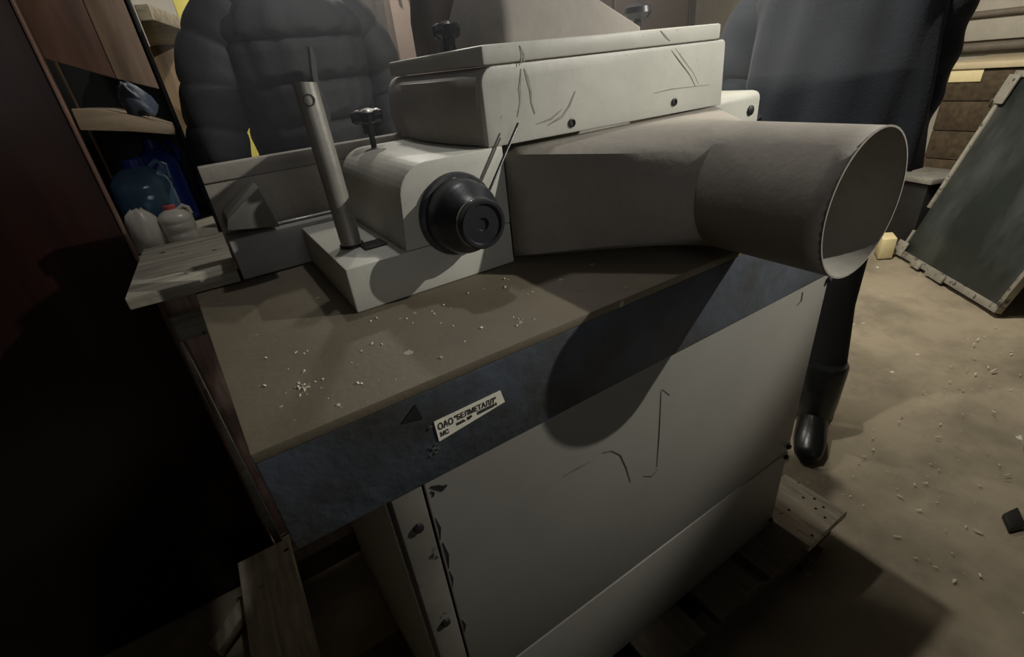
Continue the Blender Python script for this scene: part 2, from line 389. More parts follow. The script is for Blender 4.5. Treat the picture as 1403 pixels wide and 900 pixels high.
# T-shaped tightening knob on the feed block
def tknob(x, y, z0, z1, r, name, stem=.005):
    b = bm_new(); lathe(b, (x, y, z0), (0, 0, 1), [(0, stem), (z1 - z0, stem)], 12)
    s = obj(name + '_stem', b, DARKM, T)
    b = bm_new(); lathe(b, (x, y, z1 - .004), (0, 0, 1), [(0, r * .45), (.016, r * .5), (.022, r * .95), (.028, r), (.036, r * .8), (.040, r * .2)], 10)
    for k in range(3):
        a = k * 2 * PI / 3 + .3
        lathe(b, (x + math.cos(a) * r * .7, y + math.sin(a) * r * .7, z1 + .012), (0, 0, 1), [(0, r * .25), (.004, r * .45), (.018, r * .45), (.022, r * .2)], 10)
    return obj(name, b, BLACK, T)
tknob(.272, .895, 1.181, 1.208, .026, 'star_knob')
tknob(.400, .80, 1.311, 1.318, .021, 'lid_knob', .011)
# ball knob on lever beyond the motor cover
b = bm_new(); lathe(b, (.815, .80, 1.318), (0, 0, 1), [(0, .007), (.014, .008), (.018, .020), (.028, .027), (.038, .025), (.045, .012), (.046, 0)], 24)
obj('ball_knob', b, BLACK, T)
# thin rod in front of the joint
b = bm_new(); tube(b, [(.341, .625, 1.123), (.404, .625, 1.21)], .0016, 8); obj('thin_rod', b, DARKM, T)
b = bm_new(); tube(b, [(.3435, .6265, 1.123), (.4025, .6265, 1.203)], .0012, 8); obj('bright_rod', b, CHROME, T)

# cutter housing
b = bm_new()
r = .022; pr = []
for (cx, cz, a0) in ((.88 - .008, 1.285 - .008, 0), (.362 + r, 1.285 - r, PI / 2)):
    rr = .008 if a0 == 0 else r
    for k in range(7):
        a = a0 + k * PI / 2 / 6; pr.append((cx + rr * math.cos(a), cz + rr * math.sin(a)))
pr += [(.362, 1.1815), (.383, 1.1805), (.884, 1.1755)]
prism(b, [(x, YH, z) for x, z in pr], (0, .37, 0), .0025)
obj('cutter_housing', b, PAINT, T, smooth=30)
# bulging end of the housing
b = bm_new()
n = 11; rings = []
for i in range(n):
    t = i / (n - 1); x = .361 - .018 * math.sin(PI * min(1, t * 1.15))**.7 if 0 < t < .87 else .361
    y = .655 + .355 * t; hh = 1.0 if t < .8 else 1 - .35 * (t - .8)
    ring = [(.363, y, 1.184)]
    for k in range(9):
        u = k / 8; ring.append((x - .006 * math.sin(PI * u), y, 1.184 + (.088 * hh) * u))
    ring.append((.363, y, 1.184 + .092 * hh))
    rings.append(ring)
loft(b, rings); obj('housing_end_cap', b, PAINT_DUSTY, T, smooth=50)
b = bm_new(); box(b, .366, .858, YH - .004, 1.0, 1.2862, 1.3105, .004); obj('housing_lid', b, PAINT, T)
for x, z in ((.516, 1.194), (.75, 1.196)):
    b = bm_new(); lathe(b, (x, YH, z), (0, -1, 0), [(-.002, .0065), (.0025, .0065), (.003, .005), (.001, .004), (.001, 0)], 14); obj('housing_screw', b, DARKM, T)
b = bm_new()
for pl, wd in (([(712, 62), (715, 75), (714, 88)], .003), ([(714, 94), (712, 120), (713, 140), (709, 160)], .0032),
               ([(718, 94), (722, 105), (727, 125), (728, 140), (733, 156)], .0034), ([(712, 64), (718, 74), (718, 86)], .0024),
               ([(925, 66), (935, 80), (950, 100), (957, 115)], .0028), ([(788, 125), (780, 145), (770, 160), (750, 172)], .0035),
               ([(770, 150), (755, 163), (735, 170)], .003), ([(905, 42), (912, 50), (918, 56)], .0025), ([(895, 128), (920, 122), (945, 119), (972, 116)], .0014)):
    b = bm_new(); strip(b, [P(x, y, 1, YH - .0003 if pl[0][1] > 91 else YH - .0043) for x, y in pl], wd, (0, -1, 0), .0003); obj('grime_run', b, GRIME, T)
# motor cover on the lid
b = bm_new()
def sq(x0, x1, y0, y1, z, r=.02, n=5):
    out = []
    for cx, cy, a0 in ((x1 - r, y1 - r, 0), (x0 + r, y1 - r, PI / 2), (x0 + r, y0 + r, PI), (x1 - r, y0 + r, 3 * PI / 2)):
        for k in range(n):
            a = a0 + k * PI / 2 / (n - 1); out.append((cx + r * math.cos(a), cy + r * math.sin(a), z))
    return out
loft(b, [sq(.432, .722, .69, .90, 1.311), sq(.432, .722, .69, .90, 1.318), sq(.440, .635, .70, .88, 1.362), sq(.45, .57, .72, .86, 1.40), sq(.46, .54, .74, .84, 1.43)])
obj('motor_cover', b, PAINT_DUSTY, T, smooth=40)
b = bm_new(); loft(b, [sq(.415, .60, .905, .99, 1.311), sq(.415, .60, .905, .99, 1.37), sq(.425, .59, .915, .98, 1.45)]); obj('cover_back', b, DOORPOST, T, smooth=40)
# small casting at right end of the housing
b = bm_new(); box(b, .8845, 1.045, .66, .78, 1.08, 1.186, .016, 4); ec = obj('end_casting', b, PAINT, T)
b = bm_new(); lathe(b, (1.005, .66, 1.150), (0, -1, 0), [(-.003, .010), (.003, .010), (.005, .006)], 12); obj('casting_bolt', b, DARKM, T)

# square-to-round dust hood and its spout
N = 48
def rect_pt(k):
    # point on rect matched to angle
    a = 2 * PI * (k + .5) / N; c, s = math.cos(a), math.sin(a)
    x0, x1, z0, z1 = .386, .884, 1.001, 1.1755
    cx, cz = (x0 + x1) / 2, (z0 + z1) / 2
    # map angle sectors to sides evenly: 12 each
    q = (k + .5) / N * 4
    side = int((q + .5) % 4); f = (q + .5) % 1
    if side == 0: return (x1, z0 + (z1 - z0) * f)
    if side == 1: return (x1 - (x1 - x0) * f, z1)
    if side == 2: return (x0, z1 - (z1 - z0) * f)
    return (x0 + (x1 - x0) * f, z0)
cx, cz, cr = .6408, 1.0968, .088
def ring(t, y):
    out = []
    for k in range(N):
        a = 2 * PI * (k + .5) / N - 0.0
        ccx, ccz = cx + cr * math.cos(a), cz + cr * math.sin(a)
        rx, rz = rect_pt(k); out.append((rx + (ccx - rx) * t, y, rz + (ccz - rz) * t))
    return out
b = bm_new()
Y1_ = .43
rings = [ring(0, YH - .0005)] + [ring(t, YH + (Y1_ - YH) * t) for t in (.12, .25, .4, .55, .7, .85, 1.0)] + [ring(1, y) for y in (.40, .36, .32, .28, .2576)]
loft(b, rings, (False, False))
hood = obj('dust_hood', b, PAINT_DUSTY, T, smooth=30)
md = hood.modifiers.new('s', 'SOLIDIFY'); md.thickness = .0016; md.offset = -1
b = bm_new(); loft(b, [[(cx + .0862 * math.cos(2 * PI * k / N), y, cz + .0862 * math.sin(2 * PI * k / N)) for k in range(N)] for y in (.2585, .34, .43)], (False, False))
obj('spout_lining', b, mat('lining_paint', (.30, .28, .24), .7, var=.15), T)  # inner wall in its own even tone
b = bm_new()
t_ = [(0, .0885), (-.0, .0895), (.004, .0895), (.004, .0865), (0, .0865)]
rr = []
for (dy, r_) in ((-.0004, .0862), (-.0004, .0884), (.0006, .0884), (.0006, .0862)):
    rr.append([(cx + r_ * math.cos(2 * PI * k / N), .2576 + dy, cz + r_ * math.sin(2 * PI * k / N)) for k in range(N)])
loft(b, rr + [rr[0]], (False, False)); obj('spout_rim', b, PAINT_DUSTY, T)

# crumbs on the table
b = bm_new()
for _ in range(70):
    if random.random() < .35: x, y = random.gauss(.015, .008), random.gauss(.50, .008)
    else: x, y = random.uniform(-.03, .34), random.uniform(.44, .62)
    s = random.uniform(.0006, .0018); Mx = Matrix.Translation((x, y, ZT + s * .5)) @ Euler((random.random(), random.random(), random.random() * 6)).to_matrix().to_4x4()
    box(b, -s, s, -s * .8, s * .8, -s * .5, s * .5, M=Mx)
o = obj('wood_crumbs', b, CHIP, None, smooth=0); tag(o, 'pale crumbs scattered on the rusty front of the machine table', 'crumbs'); o['kind'] = 'stuff'

# ---------------------------------------------------------------- pallet below the machine
Tp = thing('wooden_pallet', 'rough wooden pallet of nailed boards under the planing machine', 'pallet', (0.47, 0.75, 0))
x = -.285; i = 0
for x0, x1, y0, y1 in ((-.285, -.145, .70, 1.22), (.05, .20, .36, 1.19), (.25, .40, .35, 1.19), (.45, .60, .34, 1.19), (.65, .80, .34, 1.19), (.83, .975, .335, 1.19), (.985, 1.165, .325, .50)):
    b = bm_new(); box(b, x0, x1, y0, y1, .108, .1295, .002, 1); obj('deck_board', b, WOODY if x0 in (-.285, .985) else SHADED_WOOD, Tp)
b = bm_new()
prism(b, [(1.00, .515, .108), (1.07, .505, .108), (1.04, .60, .108), (1.24, .53, .108), (1.235, .56, .108), (1.05, .70, .108), (1.0, .70, .108)], (0, 0, .02), .001)
obj('split_board', b, WOODY, Tp)
for y0, y1, x0, x1 in ((.345, .385, -.02, 1.16), (.72, .78, -.27, 1.12), (1.135, 1.18, -.16, 1.12)):
    b = bm_new(); box(b, x0, x1, y0, y1, .022, .1075, .002, 1); obj('stringer', b, SHADED_WOOD, Tp)
for x0 in (.5, 1.0):
    b = bm_new(); box(b, x0, x0 + .10, .33, 1.18, .001, .0215, .002, 1); obj('bottom_board', b, SHADED_WOOD, Tp)
for x, y in ((1.02, .34), (1.05, .42), (1.1, .35), (1.13, .37), (1.12, .42), (1.14, .40), (1.11, .38)):
    b = bm_new(); lathe(b, (x, y, .1296), (0, 0, 1), [(0, .004), (.001, .0035)], 8); obj('nail_head', b, DARKM, Tp)

b = bm_new(); prism(b, [(-.38, 1.06, .002), (-.40, 1.10, .002), (-.23, 1.22, .05), (-.21, 1.18, .05)], (0, 0, .03), .003)
tag(obj('loose_batten', b, WOODY, None, origin=(-.3, 1.12, 0)), 'narrow loose wooden batten on the floor below the dark wardrobe corner', 'batten')

# ---------------------------------------------------------------- left: wardrobe, shelves, boards
YW = 1.27
Tw = thing('mahogany_wardrobe', 'tall dark reddish glossy wardrobe filling the left edge of the photo', 'wardrobe', (-.7, 1.5, 0))
b = bm_new(); prism(b, [(-1.25, YW, .0), (-.203, YW, .0), (-.182, YW, .9), (-.172, YW, 1.50), (-.165, YW, 2.3), (-1.25, YW, 2.3)], (0, .02, 0), .002); obj('door', b, MAHOG, Tw)
b = bm_new(); prism(b, [(-.2025, YW - .003, .0), (-.197, YW - .003, .0), (-.176, YW - .003, .9), (-.166, YW - .003, 1.5), (-.159, YW - .003, 2.3), (-.1645, YW - .003, 2.3), (-.1715, YW - .003, 1.5), (-.1815, YW - .003, .9)], (0, .024, 0), .001); obj('edge_strip', b, BROWNGLOSS, Tw)
b = bm_new(); box(b, -1.25, -.21, YW + .021, 1.75, .0, 2.3, .002); obj('case', b, BLACKB, Tw)

Ts = thing('open_shelf_unit', 'narrow black-lined open shelf unit between the wardrobe and the machine fence', 'shelf unit', (-.09, 1.5, 0))
b = bm_new(); box(b, -.012, -.003, 1.60, 2.15, .96, 2.3, .001); obj('side_panel', b, BLACKB, Ts)
b = bm_new(); box(b, -.205, -.0125, 1.74, 1.755, .0, 2.3, .001); obj('back_panel', b, BLACKB, Ts)
b = bm_new(); box(b, -.20, -.013, YW + .023, 1.739, .978, .998, .002); obj('bottom_shelf', b, GREYWOOD, Ts)
b = bm_new(); prism(b, [(-.168, YW + .024, 1.257), (-.166, YW + .024, 1.295), (-.12, YW + .024, 1.288), (-.063, YW + .024, 1.265), (-.018, YW + .024, 1.242), (-.018, YW + .024, 1.226), (-.09, YW + .024, 1.243)], (0, .44, 0), .002); obj('shelf_board', b, mat('shaded_shelf_wood', (.20, .15, .095), .7, var=.15, grain=(1, 10, 10)), Ts)  # board wood darkened for the shade inside the shelves
b = bm_new(); prism(b, [(-.168, YW + .022, 1.378), (-.164, YW + .022, 2.2), (-.068, YW + .022, 2.2), (-.076, YW + .022, 1.337)], (0, .022, 0), .002); obj('brown_door', b, BROWNGLOSS, Ts)
b = bm_new(); prism(b, [(-.0755, YW + .021, 1.3365), (-.0675, YW + .021, 2.2), (-.013, YW + .021, 2.2), (-.0135, YW + .021, 1.312)], (0, .021, 0), .002); obj('wood_door', b, mat('tan_laminate', (.24, .165, .115), .4, var=.12, grain=(9, 9, 1), bump=.05), Ts)

b = bm_new(); prism(b, [(-.170, .934, .9995), (-.0045, .928, .9995), (-.0045, 1.262, .9995), (-.158, 1.262, .9995)], (0, 0, .0205), .002)
tag(obj('pale_plank', b, GREYWOOD, None, origin=(-.09, 1.1, .9995)), 'short pale dusty plank lying across the back left table corner', 'plank')
b = bm_new(); prism(b, [(-.192, 1.38, 0), (-.02, 1.38, 0), (-.01, 1.50, .93), (-.202, 1.50, .93)], (0, .02, 0), .002)
tag(obj('pinkish_board', b, PINKWOOD, None, origin=(-.11, 1.4, 0)), 'long pinkish wooden board standing in the gap left of the machine table', 'board')
b = bm_new(); prism(b, [(-.185, 1.30, .70), (-.175, 1.30, .72), (-.09, 1.34, .80), (-.095, 1.34, .77)], (0, .015, 0), .001)
b = bm_new(); box(b, -.20, -.03, 1.34, 1.36, .765, .83, .002); box(b, -.20, -.18, 1.34, 1.36, 0, .765)
tag(obj('grey_crosspiece', b, GREYWOOD, None, origin=(-.11, 1.35, 0)), 'grey wooden bracket in front of the top of the pinkish board', 'bracket')

# jugs and rag
def jug(name, label, x, y, z, rx, ry, h, m, cap, nk=(0, 0), capname='cap', cat='jug'):
    t = thing(name, label, cat, (x, y, z), None)
    b = bm_new(); n = 28; rings = []
    for f, s in ((0, .85), (.03, .97), (.1, 1), (.3, 1), (.34, .965), (.38, 1), (.55, 1), (.59, .965), (.63, 1), (.74, .93), (.82, .72), (.88, .42), (.90, .30)):
        k = max(0, (f - .63) / .27)
        rings.append([(x + nk[0] * k + rx * s * math.copysign(abs(math.cos(2 * PI * i / n))**.75, math.cos(2 * PI * i / n)), y + nk[1] * k + ry * s * math.copysign(abs(math.sin(2 * PI * i / n))**.75, math.sin(2 * PI * i / n)), z + h * f) for i in range(n)])
    loft(b, rings); obj('bottle_body', b, m, t, smooth=50)
    b = bm_new(); cr_ = max(.010, rx * .36)
    lathe(b, (x + nk[0], y + nk[1], z + h * .885), (0, 0, 1), [(0, cr_), (h * .10, cr_), (h * .115, cr_ * .85), (h * .115, 0)], 20); obj(capname, b, cap, t)
    b = bm_new(); tube(b, [(x + nk[0] + rx * .35, y + nk[1] - .003, z + h * .84), (x + nk[0] + rx * .75, y - .003, z + h * .93), (x + nk[0] + rx * 1.0, y - .003, z + h * .86), (x + rx * .95, y - .003, z + h * .70)], .005, 8); obj('handle', b, m, t)
    return t
jug('blue_water_jug', 'large translucent blue water jug on the lowest shelf', -.128, 1.47, .9985, .062, .062, .185, BLUEP, BLUED)
jug('milky_canister', 'milky white canister with a red cap at the right of the lowest shelf', -.083, 1.335, .9985, .034, .040, .088, MILKY, REDCAP, (-.003, 0))
b = bm_new(); n = 28; rings = []
for i, (z_, r_) in enumerate(((0, .030), (.012, .036), (.035, .036), (.06, .033), (.08, .024), (.092, .010))):
    rings.append([(-.146 + r_ * math.cos(2 * PI * k / n) * (1 + .10 * math.sin(3 * k + i)), 1.335 + r_ * math.sin(2 * PI * k / n), .9985 + z_ + .004 * math.sin(k + i) * (i > 0)) for k in range(n)])
loft(b, rings); tag(obj('plastic_bag', b, MILKY, None, smooth=60, origin=(-.146, 1.335, .9985)), 'cloudy pale plastic bag left of the red capped canister', 'bag')
jug('deep_blue_bottle', 'deep blue bottle standing behind the translucent blue jug', -.085, 1.62, .9985, .050, .045, .215, BLUED, BLUED)
b = bm_new(); n = 20; rings = []
for i, (z_, r_) in enumerate(((0, .022), (.012, .027), (.03, .026), (.045, .018), (.055, .006))):
    rings.append([(-.055 - .3 * z_ + r_ * math.cos(2 * PI * k / n) * (1 + .2 * math.sin(3 * k + i)), 1.36 + r_ * math.sin(2 * PI * k / n), 1.272 + z_ + .008 * math.sin(k)) for k in range(n)])
loft(b, rings); tag(obj('crumpled_bag', b, RAG, None, smooth=60, origin=(-.06, 1.36, 1.262)), 'crumpled blue-grey bag lying on the upper wooden shelf', 'bag')

# wood beyond the shelves
b = bm_new(); prism(b, [(.0, 1.72, 1.475), (.03, 1.71, 1.475), (.135, 2.10, 1.475), (.10, 2.45, 1.475), (.0, 2.45, 1.475)], (0, 0, .035), .002)
tag(obj('overhead_board', b, WOOD, None, origin=(0, 2.1, 1.475)), 'pale wooden shelf board above the plywood panel at upper left', 'board')
b = bm_new(); box(b, -.3, .128, 2.42, 2.44, .0, 1.474, .002)
tag(obj('plywood_panel', b, mat('warm_plywood', (.34, .23, .13), .7, var=.15, grain=(9, 9, 1)), None, origin=(0, 2.43, 0)), 'warm brown plywood panel behind the shelf unit and jacketed person', 'panel')
b = bm_new(); prism(b, [(.13, 2.55, .8), (.36, 2.55, .8), (.25, 2.55, 1.8), (.13, 2.55, 1.8)], (0, .02, 0), .002)
tag(obj('yellow_sheet', b, YELLOW, None, origin=(.23, 2.55, .9)), 'bright yellow plastic sheet behind the left person', 'sheet')

# ---------------------------------------------------------------- background right and back
Td = thing('brown_cupboard', 'long brown painted cupboard against the back wall', 'cupboard', (2.1, 2.75, 0))
for i, (x0, x1) in enumerate(((1.02, 1.72), (1.74, 2.44), (2.46, 3.13))):
    b = bm_new(); box(b, x0, x1, 2.60, 2.62, .05, 2.0, .004); obj('cupboard_door', b, PINKISHDOOR, Td)
b = bm_new(); box(b, .985, 1.015, 2.59, 2.7, 0, 2.02, .002); obj('corner_post', b, DOORPOST, Td)
b = bm_new(); box(b, 3.135, 3.19, 2.59, 2.7, 0, 2.02, .002); obj('corner_post', b, DOORPOST, Td)
b = bm_new(); box(b, 1.016, 3.134, 2.625, 2.98, 0, 2.02, .002); obj('case', b, DOORPOST, Td)
for x in (1.06, 1.11, 1.16, 1.21):
    b = bm_new(); tube(b, [(x, 2.60, 1.66), (x, 2.57, 1.655), (x, 2.565, 1.63), (x, 2.575, 1.62), (x + .004, 2.585, 1.63)], .006, 8); obj('coat_hook', b, DARKM, Td)
# ledge and pipes on the walls
b = bm_new(); box(b, 3.2, 5.19, 3.02, 3.099, 1.25, 1.29, .004); struct(obj('trim_1', b, PLASTER, None))
for i, (z, r_) in enumerate(((1.26, .02), (1.05, .03))):
    b = bm_new(); tube(b, [(5.12, -1.9, z), (5.12, 3.0, z)], r_, 14)
    tag(obj('wall_pipe', b, PIPE, None, origin=(5.12, .5, z)), ('thin brown pipe at the top of the right wall' if i == 0 else 'thick brown pipe lower on the right wall'), 'pipe', 'pipes on the right wall')
b = bm_new(); box(b, 5.08, 5.199, -1.9, 3.0, 1.09, 1.225, .01); struct(obj('trim_2', b, PLASTER, None))

# crate behind the green board
Tc = thing('brown_crate', 'large brown wooden crate behind the leaning green board', 'crate', (4.2, .9, 0))
for k in range(6):
    b = bm_new(); box(b, 3.9, 3.92, .15, 1.31, .005 + k * .165, .165 + k * .165, .003); obj('plank', b, CARD, Tc)
b = bm_new(); box(b, 3.88, 4.5, .10, 1.33, .997, 1.03, .004); obj('lid', b, mat('pale_crate_lid', (.5, .42, .28), .7, var=.1), Tc)
b = bm_new(); box(b, 3.921, 4.48, .15, 1.31, .005, .995, .002); obj('case', b, DARKM, Tc)
b = bm_new(); box(b, 3.893, 3.899, 1.15, 1.30, .93, .996, .001); cp = obj('lit_cleat', b, PALEY, Tc); cp['label'] = 'wooden cleat at the crate corner with lamplight in its pale yellow colour'  # pale yellow stands for lamplight on the crate corner

# leaning green board
A = Vector((2.958, .531, .012)); B = Vector((3.465, 1.155, .012))
ab = (B - A).normalized(); hn = Vector((ab.y, -ab.x, 0))
up = (hn * .300 + Vector((0, 0, .95))).normalized(); Hh = 1.03; W_ = (B - A).length; nn = ab.cross(up).normalized()
if nn.dot(-hn) < 0: nn = -nn
Tg = thing('green_board', 'dark green chalky board in a worn grey metal frame leaning on the crate', 'board', tuple(A))
def gb(u0, u1, v0, v1, d0, d1, bev=.002):
    b = bm_new(); prism(b, [A + ab * u0 + up * v0 + nn * d0, A + ab * u1 + up * v0 + nn * d0, A + ab * u1 + up * v1 + nn * d0, A + ab * u0 + up * v1 + nn * d0], nn * (d1 - d0), bev); return b
obj('panel', gb(.02, W_ - .02, .03, Hh - .02, -.02, -.005), GREENB, Tg)
obj('frame_rail', gb(0, W_, 0, .035, -.03, .006), FRAME, Tg)
obj('frame_rail', gb(0, W_, Hh - .03, Hh, -.03, .006), FRAME, Tg)
obj('frame_rail', gb(0, .022, .036, Hh - .031, -.03, .006), FRAME, Tg)
obj('frame_rail', gb(W_ - .022, W_, .30, Hh - .031, -.03, .006), FRAME, Tg)
obj('frame_rail', gb(W_ - .018, W_ - .004, .036, .16, -.03, .002), FRAME, Tg)
obj('corner_bracket', gb(W_ - .055, W_ + .03, .0, .085, .0065, .014, .001), FRAME, Tg)
obj('corner_bracket', gb(W_ - .06, W_ + .012, Hh - .16, Hh - .02, .0065, .016, .001), FRAME, Tg)
b = bm_new(); lathe(b, A + ab * (W_ + .012) + up * (Hh - .16) + nn * .0, nn, [(-.01, .022), (.012, .022), (.016, .015)], 14); obj('frame_knob', b, CHROME, Tg)
obj('hinge', gb(.36, .50, -.012, .03, .0065, .02, .003), FRAME, Tg)
obj('hinge', gb(.56, .64, -.012, .03, .0065, .02, .003), FRAME, Tg)
b = bm_new(); prism(b, [(3.33, 1.20, 0), (3.44, 1.27, 0), (3.50, 1.22, 0), (3.40, 1.15, 0)], (0, 0, .13), .006)
tag(obj('pale_block', b, PALEY, None, origin=(3.4, 1.21, 0)), 'small pale yellow block on the floor at the green board lower corner', 'block')
b = bm_new(); prism(b, [(3.55, 1.12, .42), (3.85, 1.0, .42), (3.88, 1.33, .42), (3.62, 1.38, .42)], (0, 0, .03), .003); t = thing('grey_stand', 'low stand with grey top and shade-darkened base between spout and green board', 'stand', (3.7, 1.2, 0))
obj('stand_top', b, mat('stand_grey', (.16, .155, .14), .6), t)
b = bm_new(); prism(b, [(3.58, 1.14, 0), (3.83, 1.03, 0), (3.86, 1.31, 0), (3.64, 1.36, 0)], (0, 0, .4195), .003); obj('shaded_stand_base', b, DARKM, t)  # shade below the top is put into this dark colour
b = bm_new(); box(b, 1.99, 2.19, .02, .17, .0, .12, .01); tag(obj('white_box', b, WHITE, None, origin=(2.1, .1, 0)), 'small white plastic box on the floor at the right photo edge', 'box')
b = bm_new(); prism(b, [(1.55, .07, 0), (1.60, .10, 0), (1.66, .085, 0), (1.60, .05, 0)], (0, 0, .018), .004)
tag(obj('dark_scrap', b, DARKM, None, origin=(1.6, .08, 0)), 'small dark scrap on the floor near the lower right', 'scrap')
# debris on floor
b = bm_new()
cnt = 0
while cnt < 190:
    x, y = random.uniform(1.26, 2.9), random.uniform(-.4, .50)
    if x > 1.9 and y < .25: continue
    s = random.uniform(.0008, .0032) * (1.6 if random.random() < .10 else 1); cnt += 1
    Mx = Matrix.Translation((x, y, s * .1)) @ Euler((random.random() * .5, random.random() * .5, random.random() * 6)).to_matrix().to_4x4()
    k = random.uniform(.6, 3); box(b, -s * k, s * k, -s * .7, s * .7, -s * .3, s * .3, M=Mx)
o = obj('floor_debris', b, CHIP, None, smooth=0); tag(o, 'pale chips and grit strewn over the concrete floor', 'debris'); o['kind'] = 'stuff'

# ---------------------------------------------------------------- people
def skin_mesh(verts, edges, radii, levels=2):
    me = bpy.data.meshes.new('sk'); me.from_pydata([tuple(v) for v in verts], edges, [])
    o = bpy.data.objects.new('sk', me); C.objects.link(o)
    sm = o.modifiers.new('skin', 'SKIN'); sm.use_smooth_shade = True
    ss = o.modifiers.new('sub', 'SUBSURF'); ss.levels = levels; ss.render_levels = levels
    for i, r in enumerate(radii):
        d = me.skin_vertices[0].data[i]; rr = r if isinstance(r, tuple) else (r, r); d.radius = rr; d.use_root = (i == 0)
    dg = bpy.context.evaluated_depsgraph_get(); out = bpy.data.meshes.new_from_object(o.evaluated_get(dg))
    C.objects.unlink(o); bpy.data.objects.remove(o); return out

def person(label, loc, rz, arms, feet, jacket, top):
    t = thing('person', label, 'person', (0, 0, 0))
    bodybm = bm_new()
    hipz = .93
    V = []; E = []; Rr = []
    def add(p, r, par=None):
        V.append(Vector(p)); Rr.append(r)
        if par is not None: E.append((par, len(V) - 1))
        return len(V) - 1
    pel = add((0, 0, hipz), (.15, .10)); wa = add((0, 0, 1.08), (.13, .09), pel); ch = add((0, 0, 1.28), (.155, .10), wa)
    nb = add((0, .01, 1.44), (.07, .06), ch); nk = add((0, 0, 1.50), .055, nb); jw = add((0, -.015, 1.56), (.062, .07), nk)
    hd = add((0, -.01, 1.63), (.075, .092), jw); tp_ = add((0, 0, 1.70), (.068, .08), hd)
    hands = []
    for s in (-1, 1):
        sh = add((s * .17, 0, 1.40), .058, ch); el = add(arms[s][0], .042, sh); wr = add(arms[s][1], .028, el); hands.append((s, el, wr))
        hp = add((s * .09, 0, .88), .085, pel); kn = add((s * .10 + (feet[s][0] - s * .1) * .5, feet[s][1] * .5 - .02, .49), .058, hp); an = add((feet[s][0], feet[s][1], .08), .03, kn)
        ft = add((feet[s][0], feet[s][1] - .13, .035), (.02, .02), an)
    me = skin_mesh(V, E, Rr); bodybm.from_mesh(me)
    for s, el, wr in hands:
        d = (V[wr] - V[el]).normalized(); u, v = frame_of(d)
        W = V[wr]; hv = [W, W + d * .045, W + d * .085]; he = [(0, 1), (1, 2)]; hr = [(.024, .017), (.034, .014), (.036, .013)]
        bodybm.from_mesh(skin_mesh(hv, he, hr, 1))
        for k, ln in enumerate((.065, .078, .072, .055)):
            o0 = W + d * .08 + u * (k - 1.5) * .019
            bodybm.from_mesh(skin_mesh([o0, o0 + d * ln * .45, o0 + d * ln * .75 + v * .012, o0 + d * ln * .92 + v * .028], [(0, 1), (1, 2), (2, 3)], [.009, .0085, .008, .007], 1))
        o0 = W + d * .025 - u * .02
        bodybm.from_mesh(skin_mesh([o0, o0 + d * .025 - u * .025, o0 + d * .05 - u * .032, o0 + d * .072 - u * .03], [(0, 1), (1, 2), (2, 3)], [.011, .0105, .0095, .008], 1))
    # face relief joined to body
    bodybm.from_mesh(skin_mesh([(0, -.085, 1.655), (0, -.103, 1.635), (0, -.118, 1.612), (0, -.098, 1.602)], [(0, 1), (1, 2), (2, 3)], [.008, .010, .014, .010], 1))
    for s in (-1, 1):
        bodybm.from_mesh(skin_mesh([(s * .074, .0, 1.60), (s * .084, .008, 1.63), (s * .080, .0, 1.655)], [(0, 1), (1, 2)], [(.008, .012), (.010, .016), .009], 1))
    bodybm.from_mesh(skin_mesh([(-.022, -.092, 1.575), (0, -.102, 1.573), (.022, -.092, 1.575)], [(0, 1), (1, 2)], [.006, .0075, .006], 1))
    Mx = Matrix.Translation(loc) @ Matrix.Rotation(rz, 4, 'Z') @ Matrix.Scale(top.get('scale', 1.0), 4)
    def fin(name, bm, m, par=None, smooth=60):
        bmesh.ops.transform(bm, matrix=Mx, verts=bm.verts)
        o = obj(name, bm, m, None, smooth=smooth); o.parent = par or t; return o
    fin('body', bodybm, SKIN)
    for s in (-1, 1):
        b = bm_new(); lathe(b, (s * .030, -.082, 1.637), (0, -1, 0), [(0, .012), (.006, .011), (.010, .007), (.012, .001)], 12); fin('eye', b, EYE)
    b = bm_new()
    rings = []
    for (z_, rx, ry, yo) in ((1.60, .078, .05, .055), (1.64, .083, .075, .03), (1.69, .083, .092, .012), (1.73, .076, .088, .008), (1.765, .052, .062, .005), (1.785, .015, .02, .005)):
        rings.append([(rx * math.cos(2 * PI * k / 24), yo + ry * math.sin(2 * PI * k / 24), z_) for k in range(24)])
    loft(b, rings); fin('hair', b, HAIR)
    # trousers
    b = bm_new()
    for s in (-1, 1):
        f = feet[s]
        pts = [(s * .085, 0, 1.0), (s * .09, 0, .88), (s * .095 + (f[0] - s * .1) * .25, f[1] * .25 - .01, .70), (s * .10 + (f[0] - s * .1) * .5, f[1] * .5 - .02, .49), (f[0], f[1] * .8, .28), (f[0], f[1], .07)]
        tube(b, pts, [.105, .108, .088, .066, .060, .060], 20)
    rings = [[((.165 + .01 * (z_ == .92)) * math.cos(2 * PI * k / 24), .115 * math.sin(2 * PI * k / 24), z_) for k in range(24)] for z_ in (.84, .92, 1.04)]
    loft(b, rings); fin('trousers', b, TROUSER)
    for s in (-1, 1):
        f = feet[s]; b = bm_new(); rings = []
        tube(b, [(f[0], f[1], .30), (f[0], f[1], .29), (f[0], f[1], .14), (f[0], f[1] - .005, .05)], [.062, .067, .063, .055], 20)
        for (dy, hw, hh) in ((.075, .03, .05), (.06, .043, .08), (.02, .048, .12), (-.06, .049, .11), (-.12, .05, .08), (-.17, .042, .055), (-.195, .02, .03)):
            rings.append([(f[0] + hw * math.cos(2 * PI * k / 20), f[1] + dy, max(.002, hh * .5 + hh * .52 * math.sin(2 * PI * k / 20))) for k in range(20)])
        loft(b, rings); fin('boot', b, BOOT)
    # jacket
    b = bm_new(); n = 64; rings = []
    tz = top['hem']; zs = []
    z_ = tz
    while z_ <= 1.455: zs.append(z_); z_ += .005
